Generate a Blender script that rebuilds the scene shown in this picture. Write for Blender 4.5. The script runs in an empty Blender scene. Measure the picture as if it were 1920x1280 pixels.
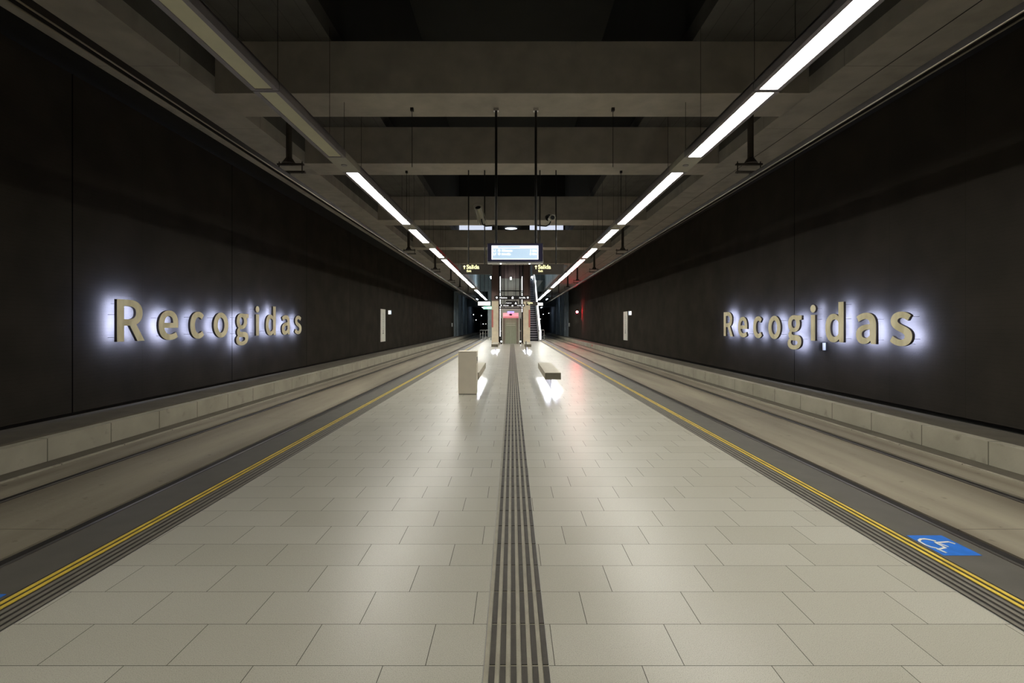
import bpy, bmesh, math, random
from mathutils import Matrix, Vector
random.seed(4)
C = bpy.context.scene.collection
SC = bpy.context.scene
PI = math.pi

# ------------------------------------------------------------------ camera
cam_d = bpy.data.cameras.new('camera')
cam = bpy.data.objects.new('camera', cam_d); C.objects.link(cam)
cam.location = (0, 0, 1.58); cam.rotation_euler = (PI/2, 0, 0)
cam_d.sensor_width = 36; cam_d.lens = 16.48; cam_d.shift_y = -32/1920
cam_d.clip_start = 0.05; cam_d.clip_end = 400
SC.camera = cam
# ------------------------------------------------------------------ world, exposure
w = bpy.data.worlds.new('world'); SC.world = w; w.use_nodes = True
w.node_tree.nodes['Background'].inputs[0].default_value = (0, 0, 0, 1)
SC.view_settings.view_transform = 'Standard'; SC.view_settings.look = 'None'
SC.view_settings.exposure = 0.0; SC.view_settings.gamma = 1
SC.view_settings.use_curve_mapping = False
SC.cycles.max_bounces = 7; SC.cycles.diffuse_bounces = 4; SC.cycles.glossy_bounces = 3
SC.cycles.transmission_bounces = 6; SC.cycles.sample_clamp_indirect = 4
SC.cycles.use_denoising = True
LAMP = 41.0          # radiance of a lit tube diffuser

# ------------------------------------------------------------------ helpers
def lin(c):
    return tuple((v/255/12.92 if v/255 <= .04045 else ((v/255+.055)/1.055)**2.4) for v in c)

class NT:
    def __init__(s, name):
        s.m = bpy.data.materials.new(name); s.m.use_nodes = True
        s.t = s.m.node_tree; s.b = s.t.nodes['Principled BSDF']
    def n(s, typ, **kw):
        x = s.t.nodes.new(typ)
        for k, v in kw.items(): setattr(x, k, v)
        return x
    def l(s, a, b): s.t.links.new(a, b)
    def m2(s, op, a, b=None, c=None):
        x = s.n('ShaderNodeMath', operation=op)
        for i, v in enumerate((a, b, c)):
            if v is None: continue
            if isinstance(v, (int, float)): x.inputs[i].default_value = v
            else: s.l(v, x.inputs[i])
        return x.outputs[0]
    def pos(s):
        g = s.n('ShaderNodeNewGeometry'); q = s.n('ShaderNodeSeparateXYZ')
        s.l(g.outputs['Position'], q.inputs[0]); return g.outputs['Position'], q.outputs
    def noise(s, vec, scale, detail=3, sc3=None):
        x = s.n('ShaderNodeTexNoise'); x.inputs['Scale'].default_value = scale
        x.inputs['Detail'].default_value = detail
        if sc3:
            mp = s.n('ShaderNodeMapping'); mp.inputs['Scale'].default_value = sc3
            s.l(vec, mp.inputs[0]); vec = mp.outputs[0]
        s.l(vec, x.inputs['Vector']); return x.outputs['Fac']
    def mix(s, f, a, b):
        x = s.n('ShaderNodeMix', data_type='RGBA')
        if isinstance(f, (int, float)): x.inputs[0].default_value = f
        else: s.l(f, x.inputs[0])
        for i, v in ((6, a), (7, b)):
            if isinstance(v, tuple): x.inputs[i].default_value = (*v[:3], 1)
            else: s.l(v, x.inputs[i])
        return x.outputs[2]
    def ramp(s, f, lo, hi):
        x = s.n('ShaderNodeMapRange'); s.l(f, x.inputs[0])
        x.inputs[1].default_value = lo; x.inputs[2].default_value = hi
        return x.outputs[0]
    def bump(s, h, strength, dist=.01):
        x = s.n('ShaderNodeBump'); x.inputs['Strength'].default_value = strength
        x.inputs['Distance'].default_value = dist; s.l(h, x.inputs['Height'])
        s.l(x.outputs[0], s.b.inputs['Normal'])

def plain(name, col, rough=.5, metal=0, var=.12, scale=6, fine=0, stretch=None, bump=0, spec=.5):
    t = NT(name); c = lin(col)
    p, _ = t.pos()
    f = t.ramp(t.noise(p, scale, 4, stretch), .3, .7)
    o = t.mix(f, tuple(v*(1-var) for v in c), tuple(min(1, v*(1+var)) for v in c))
    if fine:
        g = t.ramp(t.noise(p, fine, 2), .35, .65)
        o = t.mix(t.m2('MULTIPLY', g, .18), o, tuple(v*.45 for v in c))
    t.l(o, t.b.inputs['Base Color'])
    t.b.inputs['Roughness'].default_value = rough; t.b.inputs['Metallic'].default_value = metal
    t.b.inputs['Specular IOR Level'].default_value = spec
    if bump: t.bump(f if not fine else g, bump)
    return t.m

def glow(name, col, strength):
    t = NT(name)
    t.b.inputs['Base Color'].default_value = (.8, .8, .8, 1)
    t.b.inputs['Emission Color'].default_value = (*col, 1)
    t.b.inputs['Emission Strength'].default_value = strength
    t.m.cycles.emission_sampling = 'AUTO'
    return t.m

# ------------------------------------------------------------------ materials
def joints(t, q, axis, period, off, width):
    u = t.m2('FRACT', t.m2('DIVIDE', t.m2('SUBTRACT', q[axis], off), period))
    return t.m2('LESS_THAN', t.m2('MULTIPLY', u, period), width)

def floor_material():
    t = NT('platform_tiles'); p, q = t.pos()
    v = t.m2('DIVIDE', t.m2('SUBTRACT', q[1], 2.47-30), .3)
    row = t.m2('SUBTRACT', t.m2('FLOOR', v), 100)
    fy = t.m2('MULTIPLY', t.m2('FRACT', v), .3)
    u = t.m2('DIVIDE', t.m2('SUBTRACT', t.m2('SUBTRACT', q[0], .394-60), t.m2('MULTIPLY', row, .197)), .6)
    fx = t.m2('MULTIPLY', t.m2('FRACT', u), .6)
    j = t.m2('MAXIMUM', t.m2('LESS_THAN', fy, .0032), t.m2('LESS_THAN', fx, .0036))
    wn = t.n('ShaderNodeTexWhiteNoise', noise_dimensions='2D')
    cx = t.n('ShaderNodeCombineXYZ'); t.l(t.m2('FLOOR', v), cx.inputs[0]); t.l(t.m2('FLOOR', u), cx.inputs[1])
    t.l(cx.outputs[0], wn.inputs[0])
    a = lin((182, 179, 165)); b = lin((191, 188, 175))
    base = t.mix(wn.outputs[0], a, b)
    sp = t.ramp(t.noise(p, 260, 2), .52, .66)
    base = t.mix(t.m2('MULTIPLY', sp, .55), base, lin((110, 106, 92)))
    sp2 = t.ramp(t.noise(p, 420, 1), .6, .7)
    base = t.mix(t.m2('MULTIPLY', sp2, .5), base, lin((205, 202, 190)))
    dirt = t.ramp(t.noise(p, .5, 2), .3, .8)
    base = t.mix(t.m2('MULTIPLY', dirt, .22), base, lin((135, 128, 110)))
    base = t.mix(j, base, lin((70, 66, 56)))
    t.l(base, t.b.inputs['Base Color'])
    r = t.m2('ADD', t.m2('MULTIPLY', t.noise(p, 3, 3), .08), .30)
    t.l(t.m2('ADD', r, t.m2('MULTIPLY', j, .4)), t.b.inputs['Roughness'])
    h = t.m2('ADD', t.m2('MULTIPLY', j, -1.0), t.m2('MULTIPLY', t.noise(p, 160, 2), .04))
    t.bump(h, .25, .004)
    return t.m

def wall_material(off, per):
    t = NT('dark_wall_panels'); p, q = t.pos()
    base = t.mix(t.ramp(t.noise(p, 1.2, 5), .35, .7), lin((50, 47, 43)), lin((58, 54, 49)))
    seam = joints(t, q, 1, per, off, .022)
    faint = joints(t, q, 1, 1.5, off, .008)
    hor = joints(t, q, 2, .0625, 0.0, .006)
    base = t.mix(t.m2('MULTIPLY', faint, .3), base, lin((20, 18, 15)))
    base = t.mix(t.m2('MULTIPLY', hor, .12), base, lin((25, 23, 20)))
    base = t.mix(seam, base, lin((10, 9, 8)))
    t.l(base, t.b.inputs['Base Color']); t.b.inputs['Roughness'].default_value = .85
    t.b.inputs['Specular IOR Level'].default_value = .0
    h = t.m2('SUBTRACT', t.noise(p, 60, 3, (1, .5, 2.5)), t.m2('MULTIPLY', hor, .2))
    t.bump(h, .35, .006)
    return t.m

def kerb_material(off):
    t = NT('kerb_concrete'); p, q = t.pos()
    base = t.mix(t.ramp(t.noise(p, 1.5, 5), .35, .7), lin((156, 151, 134)), lin((174, 169, 151)))
    st = t.ramp(t.noise(p, 5, 5), .6, .72)
    base = t.mix(t.m2('MULTIPLY', st, .35), base, lin((90, 84, 70)))
    base = t.mix(t.m2('MULTIPLY', joints(t, q, 1, 1.022, off, .016), .7), base, lin((60, 56, 46)))
    t.l(base, t.b.inputs['Base Color']); t.b.inputs['Roughness'].default_value = .8
    t.bump(t.noise(p, 30, 4), .2)
    return t.m

def bed_material():
    t = NT('track_slab_concrete'); p, q = t.pos()
    f = t.ramp(t.noise(p, 1.0, 5, (2.2, .25, 1)), .3, .72)
    base = t.mix(f, lin((128, 120, 105)), lin((160, 152, 133)))
    ax = t.m2('ABSOLUTE', q[0])
    # rust and brake dust beside the rails
    for c0, wd, k in ((3.97, .30, .75), (5.41, .34, .55), (5.85, .16, .5)):
        d = t.m2('ABSOLUTE', t.m2('SUBTRACT', ax, c0))
        mk = t.m2('MULTIPLY', t.m2('SUBTRACT', 1, t.m2('MINIMUM', t.m2('DIVIDE', d, wd), 1)), k)
        mk = t.m2('MULTIPLY', mk, t.ramp(t.noise(p, 1.3, 4, (3, .6, 1)), .2, .6))
        base = t.mix(mk, base, lin((72, 58, 44)))
    cr = joints(t, q, 1, 5.1, 4.3, .012)
    base = t.mix(t.m2('MULTIPLY', cr, .6), base, lin((60, 54, 46)))
    st = t.ramp(t.noise(p, 7, 5), .66, .74)
    base = t.mix(t.m2('MULTIPLY', st, .5), base, lin((80, 72, 60)))
    t.l(base, t.b.inputs['Base Color']); t.b.inputs['Roughness'].default_value = .6
    t.bump(t.noise(p, 25, 4), .25)
    return t.m

def formwork(name, a, b, per=.5, off=0, axis=1):
    t = NT(name); p, q = t.pos()
    base = t.mix(t.ramp(t.noise(p, 2.0, 5), .3, .7), lin(a), lin(b))
    ln = joints(t, q, axis, per, off, .02)
    base = t.mix(t.m2('MULTIPLY', ln, .45), base, tuple(v*.4 for v in lin(a)))
    st = t.ramp(t.noise(p, .7, 4, (3, 3, .25)), .5, .75)
    base = t.mix(t.m2('MULTIPLY', st, .4), base, tuple(v*.55 for v in lin(a)))
    t.l(base, t.b.inputs['Base Color']); t.b.inputs['Roughness'].default_value = .8
    t.bump(t.noise(p, 20, 4), .2)
    return t.m

def letter_material():
    t = NT('brushed_sign_metal'); tc = t.n('ShaderNodeTexCoord')
    f = t.ramp(t.noise(tc.outputs['Object'], 3.2, 4, (1.6, .5, 1)), .38, .62)
    base = t.mix(f, lin((214, 205, 166)), lin((242, 234, 200)))
    t.l(base, t.b.inputs['Base Color'])
    t.b.inputs['Metallic'].default_value = .1; t.b.inputs['Roughness'].default_value = .55
    return t.m

M = dict(
    floor=floor_material(), wallL=wall_material(12.38-45, 4.5), wallR=wall_material(11.94-90, 30), kerbR=kerb_material(6.27), kerbL=kerb_material(6.43),
    bed=bed_material(),
    edge=plain('dark_granite_edge', (94, 91, 84), .5, var=.1, scale=5, fine=180),
    walk=plain('walkway_grey', (92, 86, 74), .8, var=.15, scale=3, fine=60),
    black=plain('black_gap', (12, 11, 10), .9, var=.1),
    strip_base=plain('tactile_base', (160, 155, 138), .45, var=.12, scale=9, fine=140),
    strip_rib=plain('tactile_dark_rib', (74, 70, 64), .4, var=.15, scale=14, fine=120),
    edge_base=plain('edge_band_dark', (42, 38, 35), .55, var=.15, scale=10),
    edge_rib=plain('edge_band_grey_rib', (122, 117, 107), .5, var=.12, scale=10, fine=120),
    yellow=plain('edge_band_yellow', (226, 196, 78), .5, var=.18, scale=7, fine=70),
    trim=plain('thin_steel_trim', (190, 188, 186), .35, .6, var=.05),
    blue=plain('blue_floor_vinyl', (42, 112, 205), .45, var=.14, scale=9),
    white=plain('white_vinyl', (228, 226, 214), .5, var=.05),
    steel=plain('rail_steel', (150, 146, 142), .3, .8, var=.15, scale=4),
    rubber=plain('rail_rubber', (34, 30, 27), .7, var=.2, scale=4, stretch=(1, .2, 1)),
    ceil=formwork('soffit_concrete', (160, 156, 148), (178, 173, 164), 2.45, .3),
    beam=plain('beam_concrete', (174, 168, 158), .8, var=.12, scale=2.5, bump=.1),
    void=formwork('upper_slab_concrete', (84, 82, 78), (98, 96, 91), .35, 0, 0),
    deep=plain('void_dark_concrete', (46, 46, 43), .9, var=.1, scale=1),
    housing=plain('lamp_housing_paint', (150, 146, 150), .4, .3, var=.05),
    trayw=plain('lamp_tray_paint', (176, 174, 162), .5, var=.05),
    off=plain('unlit_diffuser', (226, 224, 196), .45, var=.06, scale=2),
    dark=plain('dark_painted_metal', (34, 30, 28), .5, .2, var=.1),
    darkrod=plain('dark_rod', (26, 24, 22), .5, .3, var=.1),
    alu=plain('conductor_aluminium', (176, 166, 148), .4, .6, var=.12, scale=2, stretch=(1, .2, 1)),
    letter=letter_material(), letter_side=plain('letter_return_dark', (74, 68, 66), .7, var=.1),
    bin=plain('beige_powder_coat', (244, 234, 214), .55, var=.04, scale=3),
    bench=plain('bench_stone', (196, 190, 170), .5, var=.06, scale=8, fine=160),
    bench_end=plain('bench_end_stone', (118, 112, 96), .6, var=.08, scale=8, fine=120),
    pillar=plain('pillar_concrete', (240, 226, 200), .6, var=.08, scale=3),
    pillar_top=plain('shaded_upper_concrete', (116, 94, 90), .6, var=.08, scale=3),
    sign=plain('sign_panel_brown', (66, 60, 54), .55, var=.06),
    signblk=plain('sign_panel_black', (28, 24, 24), .5, var=.06),
    frame=plain('display_navy_frame', (52, 50, 86), .35, .1, var=.05),
    chrome=plain('polished_aluminium', (205, 204, 205), .25, .9, var=.04),
    camw=plain('camera_housing_grey', (150, 146, 130), .45, var=.05),
    lens=plain('camera_lens_black', (10, 10, 12), .12, var=.05),
    concf=formwork('far_wall_concrete', (118, 130, 136), (146, 158, 164), 1.2, .2),
    conct=formwork('tunnel_concrete', (96, 104, 114), (116, 126, 136), 1.2, .2),
    core=formwork('core_wall_concrete', (140, 154, 156), (160, 170, 170), 1.1, .1, 0),
    lift=plain('lift_back_wall', (214, 211, 200), .6, var=.06, scale=3),
    door=plain('lift_door_steel', (168, 174, 152), .45, .1, var=.08, scale=4, stretch=(8, 1, 1)),
    jamb=plain('lift_jamb', (150, 140, 128), .45, .3, var=.06),
    pink=plain('pale_red_reflection', (205, 120, 108), .5, var=.05),
    brk=plain('bracket_grey_metal', (66, 60, 54), .6, .1, var=.1),
    lampw=glow('shaft_lamp_white', (.95, .97, 1.0), 60),
    redp=plain('red_marker_and_reflection', (206, 60, 66), .45, var=.06),
    step=plain('escalator_step', (150, 146, 156), .5, .2, var=.08),
    stepe=plain('escalator_riser', (38, 36, 42), .5, .4, var=.08),
    balus=plain('escalator_balustrade', (214, 214, 208), .35, .1, var=.04),
    poster=plain('white_poster', (212, 210, 200), .6, var=.04, scale=4),
    ink=plain('poster_ink', (96, 96, 92), .6, var=.05),
    box=plain('grey_box', (160, 160, 158), .5, var=.05),
    lamp_on=glow('lit_tube_diffuser', (1.0, .97, .885), LAMP),
    halo=glow('letter_backlight_led', (.49, .59, 1.0), 105),
    benchled=glow('bench_led', (.78, .84, 1.0), 150),
    screen=glow('screen_blue', (.44, .66, .88), .88),
    screenw=glow('screen_white', (.92, .96, 1.0), 1.5),
    exitt=glow('sign_text_yellow', (1.0, .95, .42), 1.4),
    whitet=glow('sign_text_white', (.95, .97, 1.0), 1.2),
    redlamp=glow('red_signal_lens', (1.0, .03, .05), 900),
    winlit=glow('upper_window_light', (.62, .68, .82), 1.05),
    oval=glow('oval_lamp_light', (.8, .88, 1.0), 4),
    cool=glow('cool_tube_light', (.72, .86, 1.0), 60),
    cool3=glow('tunnel_fill_light', (.70, .82, 1.0), 14),
    cool2=glow('balustrade_tube', (.96, .98, 1.0), 5),
    edge_glow=glow('balustrade_painted_glow', (.96, .98, 1.0), 1.1),
    small=glow('small_lamp_white', (.95, .97, 1.0), 12),
    green=glow('green_exit_panel', (.16, .72, .42), 1.2),
    whitep=glow('lit_white_sign', (1.0, .98, .90), 2.4),
    violet=glow('violet_display', (.25, .18, 1.0), 2.2),
    hood=glow('red_lit_canopy', (.9, .10, .20), .75),
)
g = NT('clear_glass'); g.b.inputs['Transmission Weight'].default_value = 1
g.b.inputs['Roughness'].default_value = .05; g.b.inputs['Base Color'].default_value = (.86, .92, .92, 1)
g.b.inputs['IOR'].default_value = 1.1; M['glass'] = g.m

# ------------------------------------------------------------------ mesh helpers
def bx(bm, x0, x1, y0, y1, z0, z1):
    vs = [bm.verts.new((x, y, z)) for x in (x0, x1) for y in (y0, y1) for z in (z0, z1)]
    for f in ((0, 1, 3, 2), (4, 6, 7, 5), (0, 4, 5, 1), (2, 3, 7, 6), (0, 2, 6, 4), (1, 5, 7, 3)):
        bm.faces.new([vs[i] for i in f])
def prism(bm, poly, y0, y1):                       # poly in XZ extruded along Y
    a = [bm.verts.new((x, y0, z)) for x, z in poly]; b = [bm.verts.new((x, y1, z)) for x, z in poly]
    n = len(poly)
    bm.faces.new(a); bm.faces.new(b[::-1])
    for i in range(n): bm.faces.new((a[i], b[i], b[(i+1) % n], a[(i+1) % n]))
def prism_x(bm, poly, x0, x1):                     # poly in YZ extruded along X
    a = [bm.verts.new((x0, y, z)) for y, z in poly]; b = [bm.verts.new((x1, y, z)) for y, z in poly]
    n = len(poly)
    bm.faces.new(a); bm.faces.new(b[::-1])
    for i in range(n): bm.faces.new((a[i], b[i], b[(i+1) % n], a[(i+1) % n]))
def tube(bm, pts, r, n=10, caps=True):
    pts = [Vector(p) for p in pts]; rings = []
    for i, p in enumerate(pts):
        d = ((pts[i+1]-p) if i < len(pts)-1 else (p-pts[i-1])).normalized()
        if 0 < i < len(pts)-1: d = ((pts[i+1]-p).normalized()+(p-pts[i-1]).normalized()).normalized()
        up = Vector((0, 0, 1)) if abs(d.z) < .95 else Vector((0, 1, 0))
        s = d.cross(up).normalized(); u = s.cross(d).normalized()
        rr = r[i] if isinstance(r, (list, tuple)) else r
        rings.append([bm.verts.new(p + s*math.cos(2*PI*k/n)*rr + u*math.sin(2*PI*k/n)*rr) for k in range(n)])
    for a, b in zip(rings, rings[1:]):
        for k in range(n): bm.faces.new((a[k], a[(k+1) % n], b[(k+1) % n], b[k]))
    if caps: bm.faces.new(rings[0][::-1]); bm.faces.new(rings[-1])
def obj(name, bm, mat, parent=None, bevel=0, smooth=False):
    if isinstance(bm, bmesh.types.BMesh):
        bmesh.ops.recalc_face_normals(bm, faces=bm.faces)
        me = bpy.data.meshes.new(name); bm.to_mesh(me); bm.free()
    else: me = bm
    me.materials.clear(); me.materials.append(mat)
    o = bpy.data.objects.new(name, me); C.objects.link(o)
    if smooth:
        for p in me.polygons: p.use_smooth = True
    if bevel:
        b = o.modifiers.new('bevel', 'BEVEL'); b.width = bevel; b.segments = 2; b.limit_method = 'ANGLE'
    if parent: o.parent = parent
    return o
def B(name, mat, *boxes, parent=None, bevel=0):
    bm = bmesh.new()
    for b in boxes: bx(bm, *b)
    return obj(name, bm, mat, parent, bevel)
def T(name, mat, tubes, parent=None, r=.01, n=10):
    bm = bmesh.new()
    for pts in tubes: tube(bm, pts, r, n)
    return obj(name, bm, mat, parent, smooth=False)
def struct(o): o['kind'] = 'structure'; return o
def tag(o, label, cat, group=None):
    o['label'] = label; o['category'] = cat
    if group: o['group'] = group
    return o
def thing(name, label, cat, loc=(0, 0, 0), group=None, rotz=0):
    o = bpy.data.objects.new(name, None); C.objects.link(o)
    o.location = loc; o.rotation_euler = (0, 0, rotz); o.empty_display_size = .2
    return tag(o, label, cat, group)
def dup(root, loc, label=None):
    r = root.copy(); C.objects.link(r); r.location = loc
    if label: r['label'] = label
    for ch in list(root.children):
        c = ch.copy(); C.objects.link(c); c.parent = r
        for gch in list(ch.children):
            d = gch.copy(); C.objects.link(d); d.parent = c
    return r
def text(name, body, size, mat, loc, parent=None, align='LEFT', bold=0, rot=(PI/2, 0, 0), ext=.002):
    cu = bpy.data.curves.new(name, 'FONT'); cu.body = body; cu.size = size; cu.align_x = align
    cu.extrude = ext; cu.offset = bold; cu.align_y = 'BOTTOM_BASELINE'
    tmp = bpy.data.objects.new('tmp', cu); C.objects.link(tmp)
    bpy.context.view_layer.update()
    me = bpy.data.meshes.new_from_object(tmp.evaluated_get(bpy.context.evaluated_depsgraph_get()))
    bpy.data.objects.remove(tmp)
    me.transform(Matrix.Translation(Vector(loc)) @ Matrix.Rotation(rot[0], 4, 'X'))
    return obj(name, me, mat, parent)

# ================================================================== THE HALL
YN, YE = -14.0, 78.0       # near end behind the camera, end of the platform hall
YT = 135.0                 # end of the running tunnels
# platform
struct(B('floor', M['floor'], (-2.63, -.13, YN, 58, -.5, 0), (.17, 2.63, YN, 58, -.5, 0), (-.13, .17, YN, 58, -.5, -.02)))
for s in (-1, 1):
    xs = sorted((s*2.93, s*3.31)); xe = sorted((s*2.63, s*2.93))
    struct(B('platform_edge', M['edge'], (xs[0], xs[1], YN, 58, -.5, 0), (xe[0], xe[1], YN, 58, -.5, -.012)))
# centre guiding strip
t = thing('tactile_guide_strip', 'long dark-ribbed tactile guide strip down the middle of the pale platform', 'tactile strip', (.02, 0, -.02))
bm = bmesh.new(); bx(bm, -.149, .149, YN, 37.2, 0, .02); obj('base', bm, M['strip_base'], t)
bm = bmesh.new()
k = 0; y = .37
while y < 37.2:
    for i in range(6):
        x = -.149 + .0125 + i*.0497 + .012
        y1 = min(y+.292, 37.2)
        bx(bm, x, x+.026, y+.004, y1, .02, .0245)
    y += .3
obj('rib', bm, M['strip_rib'], t)['kind'] = 'stuff'
obj('edging', (lambda b: (bx(b, -.152, -.149, YN, 37.2, .0, .022), bx(b, .149, .152, YN, 37.2, .0, .022), b)[2])(bmesh.new()), M['trim'], t)
# platform edge bands
for s, nm in ((-1, 'left'), (1, 'right')):
    t = thing('tactile_edge_band', 'ribbed dark warning band with two yellow lines along the %s platform edge' % nm, 'tactile strip', (s*2.78, 0, -.012), 'yellow-lined platform edge bands')
    B('base', M['edge_base'], (-.149, .149, YN, 44, .001, .012), parent=t)
    for i in range(6):
        a = -.140 + i*.0485
        xx = sorted((s*a, s*(a+.026)))
        B('yellow_line' if i in (4, 5) else 'rib', M['yellow'] if i in (4, 5) else M['edge_rib'], (xx[0], xx[1], YN, 44, .012, .0165), parent=t)
    xx = sorted((s*-.149, s*-.153)); 
    B('edging', M['trim'], (xx[0], xx[1], YN, 44, 0, .013), parent=t)
# track beds, kerbs, walkways
for s, nm, km in ((-1, 'left', 'kerbL'), (1, 'right', 'kerbR')):
    WX = 7.4 if s < 0 else 7.2
    zt = .035 if s < 0 else .011
    def X(a, b): return sorted((s*a, s*b))
    bed = []
    for a, b, z in ((3.31, 3.94, -.30), (4.10, 5.37, -.30), (5.55, 6.03, -.30), (3.94, 4.10, -.36), (5.37, 5.55, -.36)):
        x0, x1 = X(a, b); bed.append((x0, x1, YN, YT, -.6, z))
    struct(B('track_bed', M['bed'], *bed))
    x0, x1 = X(6.03, 6.07); struct(B('drain_edging', M['kerbR'], (x0, x1, YN, YT, -.6, -.285)))
    x0, x1 = X(6.07, 6.40); struct(B('drain_channel', M['walk'], (x0, x1, YN, YT, -.6, -.305)))
    x0, x1 = X(6.38, 6.55); struct(B('kerb', M[km], (x0, x1, YN, YT, -.3, .013)))
    x0, x1 = X(6.55, WX+.12); struct(B('side_walkway', M['walk'], (x0, x1, YN, YT, -.3, zt)))
    for c, w2 in ((3.99, 'near'), (5.43, 'far')):
        lab = 'steel grooved rail in the track bed on the %s, %s' % (nm, 'close below the platform edge' if w2 == 'near' else 'the one nearer the wall')
        r = thing('rail', lab, 'rail', (s*c, 0, -.36), 'grooved rails of the two tracks')
        a, b = sorted((-s*.045, -s*.012)); B('rail_head', M['steel'], (a, b, YN, YT, 0, .064), parent=r)
        a, b = sorted((-s*.011, s*.105)); B('rubber_groove', M['rubber'], (a, b, YN, YT, 0, .046), parent=r)
    x0, x1 = X(WX, WX+.3)
    struct(B('wall_'+nm, M['wallL' if s < 0 else 'wallR'], (x0, x1, YN, 59.6, .095, 7.4)))
    x0, x1 = X(WX+.06, WX+.3)
    struct(B('baseboard_'+nm, M['black'], (x0, x1, YN, 59.6, .0, .10)))
    x0, x1 = X(WX-.06, WX+.3)
    struct(B('wall_'+nm, M['concf'], (x0, x1, 59.6, YE+.6, .0, 7.4)))
    struct(B('wall_'+nm, M['conct'], (x0, x1, YE+.6, YT, .0, 4.9)))
    for yy in (62.2, 68.0, 74.0):
        x0, x1 = X(WX-.25, WX-.05); struct(B('wall_'+nm, M['concf'], (x0, x1, yy, yy+.5, .0, 5.8)))
# platform end and core between the running tunnels
struct(B('wall_back', M['core'], (-4.0, 4.0, 60, 60.4, 5.8, 12), (-3.1, 3.0, 60, 60.4, -.3, 5.8)))
for s in (-1, 1):
    i0 = 3.0 if s > 0 else 3.1
    x0, x1 = sorted((s*(i0-.3), s*i0)); struct(B('wall_back', M['core'], (x0, x1, 60.4, YT, -.6, 5.8)))
    x0, x1 = sorted((s*i0, s*7.7)); struct(B('wall_back', M['concf'], (x0, x1, YE, YE+.5, 4.55, 7)))
    struct(B('ceiling', M['conct'], (x0, x1, YE+.5, YT, 4.8, 5.1)))
    struct(B('wall_back', M['conct'], (x0, x1, YT, YT+.3, -.6, 4.9)))
struct(B('floor', M['bed'], (-3.31, 3.31, 58, 60.5, -.6, -.02)))
struct(B('wall_front', M['conct'], (-7.7, 7.7, YN-.3, YN, -.6, 7.4)))
# ceiling: side soffits, cross beams, upper slab with a dark void over the middle
YO = 33.3                  # beyond here the middle is open up to the concourse
for s in (-1, 1):
    wo = 7.5 if s < 0 else 7.3
    x0, x1 = sorted((s*5.43, s*wo)); struct(B('ceiling', M['ceil'], (x0, x1, YN, YE, 5.8, 6.1)))
    x0, x1 = sorted(((-6.78, -wo) if s < 0 else (7.02, wo))); struct(B('soffit_edge_band', M['black'], (x0, x1, YN, 59.6, 5.79, 5.8)))  # thin black band along the wall edge of the soffit
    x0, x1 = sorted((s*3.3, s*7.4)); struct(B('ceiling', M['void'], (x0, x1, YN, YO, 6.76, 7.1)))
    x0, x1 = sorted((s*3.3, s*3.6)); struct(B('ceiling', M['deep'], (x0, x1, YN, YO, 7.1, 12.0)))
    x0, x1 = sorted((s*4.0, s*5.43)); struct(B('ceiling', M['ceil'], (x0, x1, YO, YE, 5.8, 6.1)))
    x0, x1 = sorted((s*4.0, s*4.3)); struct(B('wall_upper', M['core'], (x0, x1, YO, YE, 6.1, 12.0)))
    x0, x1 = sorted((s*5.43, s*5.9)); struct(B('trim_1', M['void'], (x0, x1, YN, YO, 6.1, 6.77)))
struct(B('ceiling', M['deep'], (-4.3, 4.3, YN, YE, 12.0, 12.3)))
for y0, y1 in ((-4.2, -3.2), (1.0, 1.97), (8.57, 9.54), (12.3, 13.25), (18.97, 20.0), (25.7, 26.6), (32.4, 33.3)):
    struct(B('ceiling_beam', M['beam'], (-5.46, 5.46, y0, y1, 5.8, 6.76), bevel=.012))
# upper cross wall with lit windows at the end of the void
struct(B('wall_upper', M['deep'], (-3.3, 3.3, 29.2, 29.4, 6.9, 12)))
for k, (a, b) in enumerate(((-3.28, -1.25), (1.10, 3.18))):
    wd = struct(B('window_%d' % (k+1), M['winlit'], (a, b, 29.12, 29.19, 7.25, 8.0)))
    B('window_frame', M['dark'], (a-.03, a, 29.1, 29.2, 7.2, 8.05), (b, b+.03, 29.1, 29.2, 7.2, 8.05), (a, b, 29.1, 29.2, 7.2, 7.25), (a, b, 29.1, 29.2, 8.0, 8.05), parent=wd)
bm = bmesh.new()
bmesh.ops.create_uvsphere(bm, u_segments=20, v_segments=10, radius=1, matrix=Matrix.Translation((-.06, 29.1, 7.53)) @ Matrix.Diagonal((.37, .1, .06, 1)))
tag(obj('oval_lamp', bm, M['oval'], smooth=True), 'small bright oval lamp between the two pale lit windows high in the void', 'lamp')

# ================================================================== STRIP LIGHTS
H = .12
def strip_light(cx, y0, y1, lit, label, side, stripe=False):
    t = thing('strip_light', label, 'strip light', (cx, (y0+y1)/2, 4.6), 'strip lights over the %s track edge' % side)
    L = (y1-y0)/2; cl = min(L*.5, 1.2)
    bm = bmesh.new()
    bx(bm, -.175, -.115, -L, L, 0, H); bx(bm, .115, .175, -L, L, 0, H); bx(bm, -.175, .175, -L, L, H-.02, H+.01)
    bx(bm, -.115, .115, -L, -L+.03, 0, H); bx(bm, -.115, .115, L-.03, L, 0, H)
    obj('housing', bm, M['housing'], t)
    B('diffuser', M['lamp_on'] if lit else M['off'], (-.113, .113, -L+.032, L-.032, .012, .03), parent=t, bevel=0)
    for yy in (-L+cl*.5, L-cl*.5):
        T('hanger_rod', M['darkrod'], [[(0, yy, H), (0, yy, (12.01 if (y0+y1)/2+yy > YO else 6.77)-4.6)]], parent=t, r=.004, n=6)
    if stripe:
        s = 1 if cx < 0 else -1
        xx = sorted((s*.175, s*.179)); B('red_housing_reflection', M['redp'], (xx[0], xx[1], -L, L, .02, H), parent=t)  # red reflection on the housing side, painted as a coloured strip
    return t
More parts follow.
